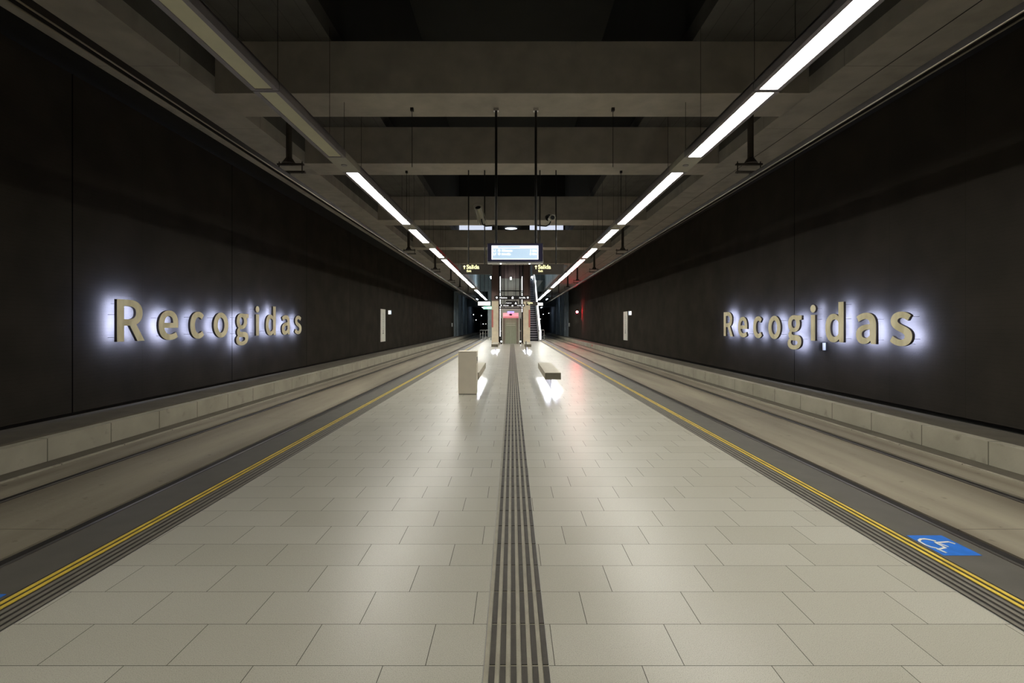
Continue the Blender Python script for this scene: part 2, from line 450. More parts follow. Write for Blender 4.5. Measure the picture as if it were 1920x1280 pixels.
def cover(cx, y0, y1, label, side):
    t = thing('strip_cover', label, 'cover', (cx, (y0+y1)/2, 4.6), 'blank covers between the strip lights, %s side' % side)
    L = (y1-y0)/2
    bm = bmesh.new(); bx(bm, -.175, .175, -L+.005, L-.005, .004, H); obj('housing', bm, M['trayw'], t)
    bm = bmesh.new(); tube(bm, [(0, 0, -.008), (0, 0, .004)], .055, 20); obj('sensor_disc', bm, M['housing'], t)
    T('hanger_rod', M['darkrod'], [[(0, 0, H), (0, 0, (12.01 if y0 > YO else 6.77)-4.6)]], parent=t, r=.004, n=6)
segs = [(-8.8, -4.0), (-3.9, .95), (1.0, 6.06), (6.08, 8.5), (9.32, 14.2), (14.94, 17.42), (18.7, 21.3), (21.85, 27.1), (27.4, 32.6), (33.05, 38.5), (41.2, 46.2), (47.2, 58.0)]
names = ['behind the camera', 'above the camera', 'closest to the viewer', 'second from the viewer', 'third from the viewer', 'fourth from the viewer', 'fifth from the viewer', 'sixth from the viewer', 'seventh from the viewer', 'eighth from the viewer', 'ninth from the viewer', 'farthest of its row']
for s, side, cx in ((-1, 'left', -3.19), (1, 'right', 3.30)):
    for i, (a, b) in enumerate(segs):
        lit = not (s < 0 and i in (2, 3)) and not (s > 0 and i == 0)
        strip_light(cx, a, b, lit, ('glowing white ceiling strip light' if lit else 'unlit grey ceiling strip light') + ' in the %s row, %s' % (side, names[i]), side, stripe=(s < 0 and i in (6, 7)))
    for k, (a, b) in enumerate(zip(segs[3:-1], segs[4:])):
        if b[0]-a[1] > .4:
            cover(cx, a[1], b[0], 'grey cover, %s light row, between its %s and %s lights' % (side, names[k+3].split(' from')[0], names[k+4].split(' from')[0]), side)

# ================================================================== OVERHEAD CONDUCTOR RAILS
def conductor(cx, label):
    t = thing('overhead_conductor_rail', label, 'conductor rail', (cx, 0, 4.36), 'overhead conductor rails')
    bm = bmesh.new()
    for sx in (-1, 1):
        prism(bm, [(sx*.040, 0), (sx*.058, 0), (sx*.058, .010), (sx*.040, .010)], YN, YT-1)
    obj('flange', bm, M['alu'], t)
    B('web', M['rubber'], (-.046, -.038, YN, YT-1, .010, .085), (.038, .046, YN, YT-1, .010, .085), (-.046, .046, YN, YT-1, .085, .095), parent=t)
    B('contact_wire', M['dark'], (-.008, .008, YN, YT-1, .03, .085), parent=t)
conductor(-4.30, 'long pale overhead conductor rail above the left track')
conductor(4.60, 'long pale overhead conductor rail above the right track')
T('earth_wire', M['darkrod'], [[(4.56, YN, 4.725), (4.56, YE-.1, 4.725)]], r=.005)
tag(bpy.data.objects['earth_wire'], 'thin dark cable running just above the right overhead conductor rail', 'cable')
SUPY = [1.5, 9.0, 19.4, 26.1, 32.85, 38.6, 46.0, 54.0]
sup_names = ['above the camera', 'closest to the viewer', 'second from the viewer', 'third from the viewer', 'fourth from the viewer', 'fifth from the viewer', 'sixth from the viewer', 'farthest one']
proto = {}
for s, side, cx in ((-1, 'left', -4.30), (1, 'right', 4.60)):
    for i, y in enumerate(SUPY):
        lab = 'dark drop bracket holding the overhead rail on the %s, %s' % (side, sup_names[i])
        if side in proto:
            dup(proto[side], (cx, y, 4.485), lab); continue
        t = thing('rail_bracket', lab, 'bracket', (cx, y, 4.485), 'overhead rail brackets, %s side' % side)
        proto[side] = t; d = -s
        # near the opening edge the posts reach the upper slab
        T('drop_post', M['brk'], [[(d*.02, 0, .22), (d*.02, 0, 1.32)]], t, r=.055, n=12)
        bm = bmesh.new(); tube(bm, [(d*.02, 0, .18), (d*.02, 0, .30)], [.13, .05], 12); obj('post_foot', bm, M['brk'], t)
        B('cross_bar', M['brk'], (-.25+d*.05, .25+d*.05, -.03, .03, .15, .18), parent=t)
        B('cross_bar', M['brk'], (-.25+d*.05, .28+d*.05, -.03, .03, .0, .035), parent=t)
        T('tie_bolt', M['dark'], [[(d*.05-.22, 0, -.01), (d*.05-.22, 0, .22)]], t, r=.010, n=8)
        T('tie_bolt', M['dark'], [[(d*.05+.22, 0, -.01), (d*.05+.22, 0, .22)]], t, r=.010, n=8)
        bm = bmesh.new(); tube(bm, [(0, 0, .0), (0, 0, -.02), (0, 0, -.021)], [.045, .045, .03], 12); obj('insulator', bm, M['dark'], t)

# ================================================================== SIGN LETTERS
def parse(d):
    toks = d.split(); i = 0; pts = []; cur = None; cmd = None; out = []
    while i < len(toks):
        if toks[i] in 'MLCZ':
            cmd = toks[i]; i += 1
            if cmd == 'Z': out.append(pts); pts = []; continue
        if cmd in 'ML':
            cur = (float(toks[i]), float(toks[i+1])); pts.append(cur); i += 2
        else:
            a, b, c = [(float(toks[i+k]), float(toks[i+k+1])) for k in (0, 2, 4)]; i += 6
            for k in range(1, 11):
                u = k/10; v = 1-u
                pts.append(tuple(v**3*cur[j]+3*v*v*u*a[j]+3*v*u*u*b[j]+u**3*c[j] for j in (0, 1)))
            cur = c
    return out
def ell(cx, cy, rx, ry, n=40): return [(cx+rx*math.cos(2*PI*k/n), cy+ry*math.sin(2*PI*k/n)) for k in range(n)]
GL = {
 'R': parse('M 0 0 L 0 78 L 28 78 C 48 78 59 69 59 54 C 59 43 53 35.5 44 32 L 64 0 L 47 0 L 29 29.5 L 15.5 29.5 L 15.5 0 Z M 15.5 41.5 L 15.5 66 L 27 66 C 38 66 43.5 62 43.5 54 C 43.5 46 38 41.5 28 41.5 Z'),
 'e': parse('M 15.5 24.5 L 55.5 24.5 C 55.8 27 56 29.5 56 32 C 56 50 46 61 29.5 61 C 12 61 0 48.5 0 30 C 0 11 12 -1 31 -1 C 40 -1 48 1 54.5 5 L 49.5 15.5 C 44 12.5 38.5 11 33 11 C 23 11 16.5 16 15.5 24.5 Z M 15.5 35 C 16.5 44.5 21.5 49.5 29 49.5 C 37 49.5 41 44.5 41 35 Z'),
 'c': parse('M 46 52.5 L 38.5 43 C 35.5 46.5 32.5 48.5 28.5 48.5 C 20 48.5 15.5 41.5 15.5 30 C 15.5 18 20.5 11.5 28.5 11.5 C 32.5 11.5 36.5 13.5 40 16.5 L 46.5 7 C 41 2 34.5 -1 27 -1 C 11 -1 0 10.5 0 30 C 0 49.5 11.5 61 27.5 61 C 35 61 41.5 58 46 52.5 Z'),
 'o': [ell(29, 30, 29, 31), ell(29, 30, 13.5, 18.8)],
 'g': parse('M 56 60 L 56 49.5 L 46.5 48.5 C 48 46 48.8 43 48.8 40 C 48.8 27.5 38.5 19.5 24.5 19.5 C 22 19.5 19.5 19.8 17.5 20.3 C 16 19 15.2 17.8 15.2 16 C 15.2 13 18 11.8 24.5 11.8 L 33.5 11.8 C 47.5 11.8 54.5 6.5 54.5 -4 C 54.5 -16 42.5 -24 23.5 -24 C 8.5 -24 -1.5 -19 -1.5 -9.5 C -1.5 -4.5 1.5 -0.5 7.5 2.5 C 4 4.7 2.5 7.8 2.5 11.5 C 2.5 15.5 5 19.5 9.5 22.5 C 4 26.5 1 33 1 40 C 1 53 11 61 24.5 61 C 27.5 61 30.5 60.7 33 60 Z M 14 -1 C 12.3 -2.8 11.5 -4.8 11.5 -7 C 11.5 -11.5 16.5 -13.8 25 -13.8 C 34 -13.8 39.8 -11 39.8 -6.8 C 39.8 -3 36.5 -1.8 30.5 -1.8 L 23.5 -1.8 C 19.5 -1.8 16.5 -1.6 14 -1 Z') + [ell(24.5, 40, 10, 11)],
 'i': parse('M 1 0 L 1 60 L 16 60 L 16 0 Z') + [ell(8.5, 74.5, 9.2, 9)],
 'd': parse('M 57 86 L 57 0 L 44.5 0 L 43 7 C 38 1.5 32 -1 25 -1 C 9.5 -1 0 11.5 0 30 C 0 49 10 61 25.5 61 C 32 61 37 59 41.5 54.5 L 41.5 86 Z M 41.5 43 C 38 47.5 34 49 29.5 49 C 21 49 15.5 42 15.5 30 C 15.5 17.5 20.5 11 29 11 C 34 11 38 13.5 41.5 18 Z'),
 'a': parse('M 52 0 L 39.5 0 L 38 6.5 C 32.5 1.5 26.5 -1 19.5 -1 C 8 -1 0 6 0 17 C 0 31 12 37.5 36.5 38.5 C 36.5 45.5 32.5 48.8 25.5 48.8 C 19 48.8 12.5 46.5 7 43 L 1.5 53.5 C 9 58.5 18 61 27 61 C 43.5 61 52 51.5 52 36 Z M 36.5 28.5 L 36.5 17 C 33 13 29.5 11 25 11 C 18.5 11 15 13.5 15 18.5 C 15 24.5 21 28 36.5 28.5 Z'),
 's': parse('M 45.5 54 L 39 44.5 C 34 48 29.5 49.8 25 49.8 C 20 49.8 17 47.5 17 44.3 C 17 40.5 22.5 38.5 29 36 C 38.5 32.3 48.5 28 48.5 17.5 C 48.5 6.5 39 -1 23.5 -1 C 15 -1 6.5 2 0 7 L 6.5 17 C 12.5 12.5 18.5 10.3 24 10.3 C 30 10.3 33 12.7 33 16.5 C 33 21 27 23 20 25.7 C 11.5 29 2 34 2 44 C 2 54.2 11 61 25 61 C 33.5 61 40.5 58 45.5 54 Z'),
}
RODS = {'R': [(5, 8), (5, 50), (12, 70)], 'e': [(22, 8), (7, 45), (48, 10)], 'c': [(10, 10), (10, 48)], 'o': [(8, 12), (8, 48), (50, 12), (50, 48)],
        'g': [(8, 50), (8, 8), (44, 2)], 'i': [(8, 8), (8, 50), (8, 75)], 'd': [(8, 12), (50, 8), (50, 50), (50, 80)], 'a': [(8, 10), (44, 8), (44, 48)], 's': [(30, 3), (40, 12), (12, 50), (38, 52)]}
def outline_mesh(name, paths, ext, off=0):
    cu = bpy.data.curves.new(name, 'CURVE'); cu.dimensions = '2D'; cu.fill_mode = 'BOTH'; cu.extrude = ext; cu.offset = off
    for p in paths:
        q = []
        for a in p:
            if not q or (abs(a[0]-q[-1][0])+abs(a[1]-q[-1][1])) > .05: q.append(a)
        if abs(q[0][0]-q[-1][0])+abs(q[0][1]-q[-1][1]) < .05: q.pop()
        s = cu.splines.new('POLY'); s.points.add(len(q)-1); s.use_cyclic_u = True
        for i, (x, y) in enumerate(q): s.points[i].co = (x/100, y/100, 0, 1)
    tmp = bpy.data.objects.new('tmp', cu); C.objects.link(tmp); bpy.context.view_layer.update()
    me = bpy.data.meshes.new_from_object(tmp.evaluated_get(bpy.context.evaluated_depsgraph_get()))
    bpy.data.objects.remove(tmp); me.name = name
    return me
GM = {}
for ch, paths in GL.items():
    a = outline_mesh('face', paths, .003); a.transform(Matrix.Translation((0, 0, .211)))
    a2 = outline_mesh('return', paths, .023); a2.transform(Matrix.Translation((0, 0, .023+.162)))
    b = outline_mesh('backlight', paths, .001, -.018); b.transform(Matrix.Translation((0, 0, .161)))
    rm = []
    for (x, y) in RODS[ch]:
        bm = bmesh.new(); tube(bm, [(x/100, y/100, 0), (x/100, y/100, .16)], .004, 6)
        me = bpy.data.meshes.new('mounting_rod'); bm.to_mesh(me); bm.free(); rm.append(me)
    GM[ch] = (a, a2, b, rm)
OFF = [0, .98, 1.89, 2.69, 3.60, 4.50, 5.02, 5.95, 6.80]
WORD = 'Recogidas'
place = {'R': 'the capital R', 'e': 'the small e', 'c': 'the small c', 'o': 'the round o', 'g': 'the two-storey g', 'i': 'the i with round dot',
         'd': 'the tall d', 'a': 'the small a', 's': 'the final s'}
def word(Xw, y0, dirn, zb, side, k=1):
    for ch, off in zip(WORD, OFF):
        t = thing('sign_letter', 'backlit metal sign letter, %s, %s wall' % (place[ch], side), 'sign letter', group='station name letters on the %s wall' % side)
        u = Vector((0, dirn, 0)); v = Vector((0, 0, 1)); wv = u.cross(v)
        mt = Matrix((u, v, wv)).transposed().to_4x4(); mt.translation = Vector((Xw, y0+dirn*off*k, zb))
        t.matrix_world = mt
        a, a2, b, rm = GM[ch]
        obj('face', a, M['letter'], t); obj('return', a2, M['letter_side'], t)['label'] = 'dark side return'; obj('backlight', b, M['halo'], t)['label'] = 'glowing white backlight'
        for me in rm: obj('mounting_rod', me, M['dark'], t)
word(-7.4, 8.53, 1, 1.262, 'left', 1.028)
word(7.2, 15.47, -1, 1.20, 'right')

# ================================================================== BENCHES, BIN
def bench(cx, y0, label):
    t = thing('bench', label, 'bench', (cx, y0, 0), 'stone slab benches on the platform')
    L = 2.95
    bm = bmesh.new()
    bx(bm, -.187, .187, .012, L, .41, .45)                                    # top plate
    for a, b in ((-.187, -.125), (-.055, .055), (.125, .187)): bx(bm, a, b, .012, L, .29, .41)
    for a, b in ((-.125, -.055), (.055, .125)):
        bx(bm, a, b, .012, .10, .29, .41); bx(bm, a, b, L-.10, L, .29, .41)
    obj('seat_slab', bm, M['bench'], t)
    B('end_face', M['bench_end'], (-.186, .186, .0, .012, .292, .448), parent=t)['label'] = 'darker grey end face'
    B('support_blade', M['housing'], (-.012, .012, .55, L-.45, 0, .29), parent=t)
    for s in (-1, 1):
        B('light_strip', M['benchled'], (s*.09-.022, s*.09+.022, .11, L-.11, .385, .41), parent=t)['label'] = 'glowing white strip'
    return t
bench(.96, 10.96, 'long pale slab bench glowing underneath, right of the centre strip, nearer one')
bench(-.965, 10.97, 'long pale slab bench glowing underneath, behind the beige bin')
bench(-.995, 26.8, 'small distant slab bench glowing underneath, in front of the left pillar')
bench(.915, 26.8, 'small distant slab bench glowing underneath, in front of the right pillar')
t = thing('litter_bin', 'tall beige box-shaped litter bin at the end of the left bench', 'bin', (-1.005, 10.56, 0))
B('body', M['bin'], (-.208, .208, .004, .36, .012, .955), parent=t, bevel=.006)
B('plinth', M['dark'], (-.195, .195, .015, .35, 0, .014), parent=t)
B('lid', M['bin'], (-.212, .212, 0, .364, .957, .972), parent=t, bevel=.003)
B('side_slot', M['dark'], (.2085, .2115, .08, .28, .74, .84), parent=t)
B('lock', M['chrome'], (.2085, .214, .03, .05, .70, .74), parent=t)

# ================================================================== FLOOR PICTOGRAMS
def pictogram(x0, x1, y0, y1, label, flip=False):
    t = thing('floor_sign', label, 'floor sign', ((x0+x1)/2, (y0+y1)/2, 0), 'blue wheelchair floor signs')
    hx, hy = (x1-x0)/2, (y1-y0)/2
    B('blue_panel', M['blue'], (-hx, hx, -hy, hy, 0, .002), parent=t)
    def ribbon(bm, pts, wd):
        for k, (a, b) in enumerate(zip(pts, pts[1:])):
            zt = .0035+.0002*k+wd*.01
            a = Vector((*a, 0)); b = Vector((*b, 0)); d = (b-a).normalized(); n = Vector((-d.y, d.x, 0))*wd/2
            a = a-d*wd*.3; b = b+d*wd*.3
            q = [a+n, a-n, b-n, b+n]
            lo = [bm.verts.new((p.x, p.y, .002)) for p in q]; hi = [bm.verts.new((p.x, p.y, zt)) for p in q]
            bm.faces.new(hi); bm.faces.new(lo[::-1])
            for i in range(4): bm.faces.new((lo[i], lo[(i+1) % 4], hi[(i+1) % 4], hi[i]))
    bm = bmesh.new()
    sg = -1 if flip else 1
    P = lambda L: [(sg*(px-3.09), sg*(py-3.355)) for px, py in L]
    ribbon(bm, P([(3.002, 3.304), (2.978, 3.324), (2.966, 3.357), (2.97, 3.402), (2.982, 3.423), (3.012, 3.442), (3.043, 3.444), (3.068, 3.432), (3.089, 3.412)]), .016)
    obj('wheel_symbol', bm, M['white'], t)
    bm = bmesh.new()
    ribbon(bm, P([(3.191, 3.372), (3.176, 3.4), (3.071, 3.388), (3.07, 3.311), (2.996, 3.285), (3.008, 3.241)]), .016)
    ribbon(bm, P([(3.09, 3.374), (3.105, 3.327)]), .012)
    obj('seated_figure_symbol', bm, M['white'], t)
pictogram(2.95, 3.215, 3.205, 3.51, 'blue wheelchair pictogram panel on the dark edge of the right platform side')
pictogram(-3.225, -2.96, 2.44, 2.745, 'blue wheelchair panel cut by the frame on the left platform edge', True)

# ================================================================== DISPLAY BOARD
t = thing('display_board', 'lit blue departure display hanging over the centre of the platform', 'display', (.062, 9.1, 2.77))
B('case', M['frame'], (-.538, .538, .012, .13, .03, .385), parent=t)
B('case_trim', M['chrome'], (-.542, -.534, 0, .135, .03, .36), (.534, .542, 0, .135, .03, .36), parent=t)
B('bottom_tray', M['chrome'], (-.542, .542, -.02, .15, -.005, .032), parent=t, bevel=.006)
sc = B('screen', M['screenw'], (-.459, .449, .004, .012, .072, .342), parent=t)
B('panel_background', M['screen'], (-.438, .430, .001, .004, .085, .285), (-.34, .10, .001, .004, .300, .335), parent=sc)
text('row_text', 'L1  ● Albolote', .060, M['screenw'], (-.43, .0, .222), sc, bold=.001, ext=.001)
text('row_text', 'L1  ● Armilla', .060, M['screenw'], (-.43, .0, .156), sc, bold=.001, ext=.001)
text('row_text', '3 Min', .060, M['screenw'], (.42, .0, .222), sc, 'RIGHT', bold=.001, ext=.001)
text('row_text', '8 Min', .060, M['screenw'], (.42, .0, .156), sc, 'RIGHT', bold=.001, ext=.001)
for x in (-.372, .404):
    T('hanging_pole', M['darkrod'], [[(x, .07, .385), (x, .07, 3.032)]], t, r=.024, n=12)
    B('pole_bracket', M['chrome'], (x-.05, x+.05, .03, .11, 2.975, 3.03), parent=t)
for sx in (-1, 1):
    T('downlight', M['small'], [[(sx*.28, .05, -.012), (sx*.28, .05, -.004)]], t, r=.012, n=10)
# thin wires hanging from beams
for (x, y, lab) in ((-1.95, 9.15, 'thin wire hook hanging under the nearest beam, left'), (1.97, 9.15, 'thin wire hook hanging under the nearest beam, right'),
                    (-2.9, 12.9, 'thin wire hanging under the second beam, left'), (3.0, 12.9, 'thin wire hanging under the second beam, right')):
    t = thing('hanging_wire', lab, 'wire', (x, y, 5.8), 'thin wires under the beams')
    T('wire', M['darkrod'], [[(0, 0, 0), (0, 0, -1.15)]], t, r=.006, n=6)
    B('hook_plate', M['darkrod'], (-.03, .03, -.03, .03, -.06, 0), parent=t)

# CCTV cameras on the display poles
t = thing('security_camera', 'grey bullet security camera seen from below, left of the display poles', 'camera', (-.31, 9.17, 3.50))
T('arm', M['dark'], [[(-.026, -.07, 0), (-.20, -.01, 0), (-.26, -.015, .03), (-.28, -.02, .09), (-.285, -.02, .14)]], t, r=.014, n=8)
bm = bmesh.new(); tube(bm, [(-.275, .10, .08), (-.345, -.12, .33)], .062, 16); obj('camera_body', bm, M['camw'], t)
bm = bmesh.new(); tube(bm, [(-.3455, -.121, .331), (-.347, -.128, .339)], .052, 16); obj('lens', bm, M['lens'], t)
bm = bmesh.new()
for sx in (-1, 1): tube(bm, [(-.268+sx*.082, .10, .06), (-.350+sx*.082, -.16, .365)], .008, 6)
tube(bm, [(-.432, -.16, .365), (-.40, -.17, .395), (-.35, -.175, .405), (-.30, -.17, .395), (-.268, -.16, .365)], .008, 6)
obj('sun_shield', bm, M['camw'], t)
t = thing('security_camera', 'round-fronted security camera facing the viewer, right of the display poles', 'camera', (.466, 9.17, 3.50))
T('arm', M['dark'], [[(.026, -.07, 0), (.20, -.01, 0), (.26, -.015, .03), (.29, -.02, .09)]], t, r=.014, n=8)
bm = bmesh.new(); tube(bm, [(.30, .14, .16), (.32, -.08, .15)], [.055, .064], 20); obj('camera_body', bm, M['camw'], t)
bm = bmesh.new(); tube(bm, [(.3202, -.081, .15), (.321, -.087, .15)], .042, 18); obj('lens', bm, M['lens'], t)
bm = bmesh.new(); tube(bm, [(.27, .16, .20), (.25, .22, .22)], [.07, .06], 12); obj('rear_housing', bm, M['lens'], t)

# ================================================================== HANGING SIGNS
def exit_sign(cx, y, w2, z0, z1, label, pole_top, grp='exit signs'):
    t = thing('exit_sign', label, 'sign', (cx, y, z0), grp)
    h = z1-z0
    B('panel', M['sign'], (-w2, w2, 0, .08, 0, h), parent=t, bevel=.004)
    text('sign_text', 'Salida', .155*h/.28, M['exitt'], (-w2+.155*w2/.43, -.003, h*.53), t, bold=.003)
    text('sign_text', 'Exit', .082*h/.28, M['exitt'], (-w2+.16*w2/.43, -.003, h*.22), t, bold=.0015)
    bm = bmesh.new(); cx0 = -w2+.10*w2/.43; k = h/.28
    for poly in ([(-.012, 0), (.012, 0), (.012, .07), (-.012, .07)], [(-.04, .062), (.04, .062), (0, .105)]):
        prism(bm, [(cx0+a*k, h*.50+b*k) for a, b in poly], -.004, 0)
    obj('arrow', bm, M['exitt'], t)
    for sx in (-.22, .22):
        T('hanging_pole', M['darkrod'], [[(sx*w2/.43, .04, h), (sx*w2/.43, .04, pole_top-z0)]], t, r=.016, n=8)
exit_sign(-.97, 12.8, .43, 2.95, 3.23, 'brown hanging exit sign with yellow lettering, left of the display', 5.83)
exit_sign(.985, 12.8, .43, 2.95, 3.23, 'brown hanging exit sign with yellow lettering, right of the display', 5.83)
exit_sign(1.47, 34.5, .42, 2.98, 3.24, 'small distant yellow-lettered exit sign overlapping the right pillar', 12.02)
t = thing('lit_sign', 'overexposed white lit sign left of the left pillar', 'sign', (-2.05, 34.5, 2.99))
B('panel', M['whitep'], (-.44, .44, 0, .1, 0, .26), parent=t)
B('frame', M['box'], (-.45, .45, .1, .13, -.01, .27), parent=t)
for sx in (-.3, .3): T('hanging_pole', M['darkrod'], [[(sx, .08, .26), (sx, .08, 9.02)]], t, r=.012, n=8)
t = thing('lit_sign', 'green lit emergency exit sign left of the left pillar', 'sign', (-2.05, 40.0, 2.88))
B('panel', M['green'], (-.40, .40, 0, .08, 0, .24), parent=t)
text('sign_text', 'Salida', .14, M['whitet'], (-.05, -.004, .07), t, bold=.004)
for sx in (-.3, .3): T('hanging_pole', M['darkrod'], [[(sx, .04, .24), (sx, .04, 9.13)]], t, r=.02, n=8)

t = thing('lit_sign', 'small overexposed white sign right of the right pillar, before the escalator', 'sign', (2.12, 35.6, 3.02))
B('panel', M['whitep'], (-.22, .22, 0, .08, 0, .20), parent=t)
B('frame', M['box'], (-.23, .23, .08, .11, -.01, .21), parent=t)
for sx in (-.15, .15): T('hanging_pole', M['darkrod'], [[(sx, .06, .20), (sx, .06, 8.99)]], t, r=.010, n=6)

def dest_sign(y, label, cx=.015, top=12.02):
    t = thing('direction_sign', label, 'sign', (cx, y, 2.95), 'black two-way direction signs')
    B('panel', M['signblk'], (-.97, .97, 0, .08, 0, .20), parent=t, bevel=.004)
    text('sign_text', 'Albolote', .12, M['whitet'], (-.70, -.004, .055), t, bold=.0015)
    text('sign_text', 'Armilla', .12, M['whitet'], (.72, -.004, .055), t, 'RIGHT', bold=.0015)
    for s in (-1, 1):
        bm = bmesh.new(); tube(bm, [(s*.85, -.006, .10), (s*.85, 0, .10)], .052, 18); obj('arrow_disc', bm, M['whitet'], t)
    bm = bmesh.new()
    tube(bm, [(.02, -.006, .105), (.02, 0, .105)], .05, 16); bx(bm, -.03, .07, -.006, 0, .03, .10)
    obj('station_symbol', bm, M['whitet'], t)
    for sx in (-.62, .62): T('hanging_pole', M['darkrod'], [[(sx, .04, .2), (sx, .04, top-2.95)]], t, r=.014, n=8)
dest_sign(25.69, 'black direction sign with white lettering hanging before the lift shaft, nearer one', top=5.81)
dest_sign(36.2, 'black direction sign with white lettering just in front of the lift, farther one')
t = thing('lift_sign', 'short black sign with white bar and triangle above the lift entrance', 'sign', (-.02, 31.0, 2.86))
B('panel', M['signblk'], (-.40, .40, 0, .08, 0, .27), parent=t)
text('sign_text', 'Ascensor', .10, M['whitet'], (-.38, -.004, .11), t, bold=.0015)
bm = bmesh.new(); prism(bm, [(.20, .06), (.34, .06), (.27, .21)], -.006, 0); obj('triangle_symbol', bm, M['whitet'], t)
for sx in (-.25, .25): T('hanging_pole', M['darkrod'], [[(sx, .04, .27), (sx, .04, 9.15)]], t, r=.014, n=8)

# ================================================================== PILLARS AND LIFT
for x0, x1, side in ((-1.62, -1.08, 'left'), (.90, 1.45, 'right')):
    t = thing('pillar', 'tall pillar %s of the lift, beige below and shaded brown above' % side, 'pillar', ((x0+x1)/2, 37.5, 0), 'pillars beside the lift')
    h = (x1-x0)/2
    B('lower_shaft', M['pillar'], (-h, h, 0, .6, 0, 3.46), parent=t, bevel=.01)
    B('upper_shaft', M['pillar_top'], (-h-.01, h+.01, -.01, .61, 3.46, 12.0), parent=t)  # same concrete above the lamps; its shade is put into this brown
    s = -1 if side == 'left' else 1
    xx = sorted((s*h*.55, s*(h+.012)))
    B('red_reflection', M['pink'], (xx[0], xx[1], -.015, .2, 1.35, 2.75), parent=t)  # pale red reflection on the outer pillar edge, put in as colour
t = thing('lift', 'glass lift shaft with steel door between the two pillars', 'lift', (-.06, 38.0, 0))
bm = bmesh.new()
for x in (-.98, .95):
    for y in (.0, 2.4): bx(bm, x-.05, x+.05, y-.05, y+.05, 0, 12)
obj('corner_post', bm, M['dark'], t)
bm = bmesh.new()
for x, w2 in ((-.75, .02), (-.58, .05), (-.28, .018), (.22, .018), (.41, .018), (.68, .06)): bx(bm, x-w2/2, x+w2/2, -.03, .03, 2.9, 12)
for z in (2.9, 4.3, 7.2): bx(bm, -.98, .95, -.035, .03, z-.04, z+.04)
obj('mullion', bm, M['dark'], t)
B('glass_wall', M['glass'], (-.96, .93, .034, .044, 3.0, 12), parent=t)
B('back_wall', M['lift'], (-1.0, .97, 2.5, 2.62, 0, 5.55), parent=t)
B('upper_back_wall', M['pillar_top'], (-1.0, .97, 2.5, 2.62, 5.55, 12), parent=t)
B('side_light', M['cool2'], (-.93, -.87, .3, .36, 4.25, 5.5), (.86, .92, .3, .36, 4.25, 5.5), (-.93, -.88, .3, .36, .6, 4.15), (.87, .92, .3, .36, 2.6, 4.15), parent=t)
B('surround', M['jamb'], (-.66, -.5, -.2, .0, 0, 2.25), (.42, .58, -.2, 0, 0, 2.25), (-.66, .58, -.2, 0, 2.15, 2.35), parent=t)
dr = B('door', M['door'], (-.5, -.045, -.12, -.07, .02, 2.15), (-.035, .42, -.12, -.07, .02, 2.15), parent=t)
B('door_stripe', M['white'], (-.40, .34, -.128, -.121, 1.66, 1.69), (-.40, .34, -.128, -.121, 1.50, 1.53), parent=dr)
bm = bmesh.new(); prism_x(bm, [(-.55, 2.22), (-.2, 2.10), (.0, 2.2), (.0, 2.5), (-.5, 2.5)], -.66, .58); obj('canopy', bm, M['hood'], t)
B('call_display', M['violet'], (-.30, .22, -.56, -.5, 2.52, 2.62), parent=t)
bm = bmesh.new(); bmesh.ops.create_uvsphere(bm, u_segments=14, v_segments=8, radius=1, matrix=Matrix.Translation((-.04, -.56, 2.36)) @ Matrix.Diagonal((.13, .04, .07, 1))); obj('canopy_lamp', bm, M['dark'], t, smooth=True)
B('threshold', M['trim'], (-1.0, .95, -.25, .0, 0, .02), parent=t)
for s, x in ((-1, -.80), (1, .74)):
    p = thing('barrier_post', 'slim steel post with blue-white glow %s of the lift door' % ('left' if s < 0 else 'right'), 'post', (x-.06, 37.55, 0), 'posts beside the lift door')
    B('column', M['dark'], (-.05, .05, -.05, .05, 0, 2.05), parent=p)
    B('lamp', M['small'], (-.045, .045, -.062, -.05, .18, .26), parent=p)
    B('head', M['chrome'], (-.09, .09, -.07, .05, 2.05, 2.15), parent=p)
    B('reader', M['chrome'], (-.03, .03, -.09, -.05, 1.0, 1.12), parent=p)
t = thing('bollard', 'thin grey post standing in front of the far right bench', 'post', (.785, 26.2, 0))
T('shaft', M['steel'], [[(0, 0, 0), (0, 0, .62)]], t, r=.03)
B('cap', M['steel'], (-.04, .04, -.04, .04, .62, .64), parent=t)

# ================================================================== ESCALATOR
t = thing('escalator', 'escalator rising away behind the right pillar with bright balustrade', 'escalator', (2.08, 44.8, 0))
n = 30
for k in range(n):
    y = .4*k; z = .231*k
    st = B('step', M['step'], (-.42, .42, y+.02, y+.44, z-.10, z+.231), parent=t)
    B('riser', M['stepe'], (-.42, .42, y, y+.02, z, z+.15), parent=st)
for s in (-1, 1):
    a, b = (-.56, -.43) if s < 0 else (.43, .68)
    bm = bmesh.new(); prism_x(bm, [(-.6, -.02), (-.6, .95), (.1, 1.0), (12.2, 7.95), (13.2, 7.95), (13.2, 6.75), (12.2, 6.7), (.4, -.02)], a, b)
    obj('balustrade', bm, M['balus'], t)
    bm = bmesh.new(); prism_x(bm, [(-.66, .9), (-.6, 1.03), (.1, 1.08), (12.2, 8.03), (13.2, 8.03), (13.2, 7.96), (12.2, 7.96), (.1, 1.01), (-.55, .96)], a, b if s < 0 else .50)
    obj('handrail', bm, M['dark'], t)
    if s > 0:
        bm = bmesh.new(); prism_x(bm, [(-.66, .15), (-.66, .97), (.1, 1.02), (12.2, 7.97), (12.2, 7.85), (.12, .9), (-.60, .85), (-.60, .15)], .52, .69)
        obj('painted_edge_glow', bm, M['edge_glow'], t)  # brightness of the lit balustrade painted as a glow; no lamp here
B('truss', M['dark'], (-.42, .42, -.1, .0, -.01, .01), parent=t)
B('side_light', M['cool2'], (.681, .69, 9.5, 9.9, 6.3, 6.7), parent=t)
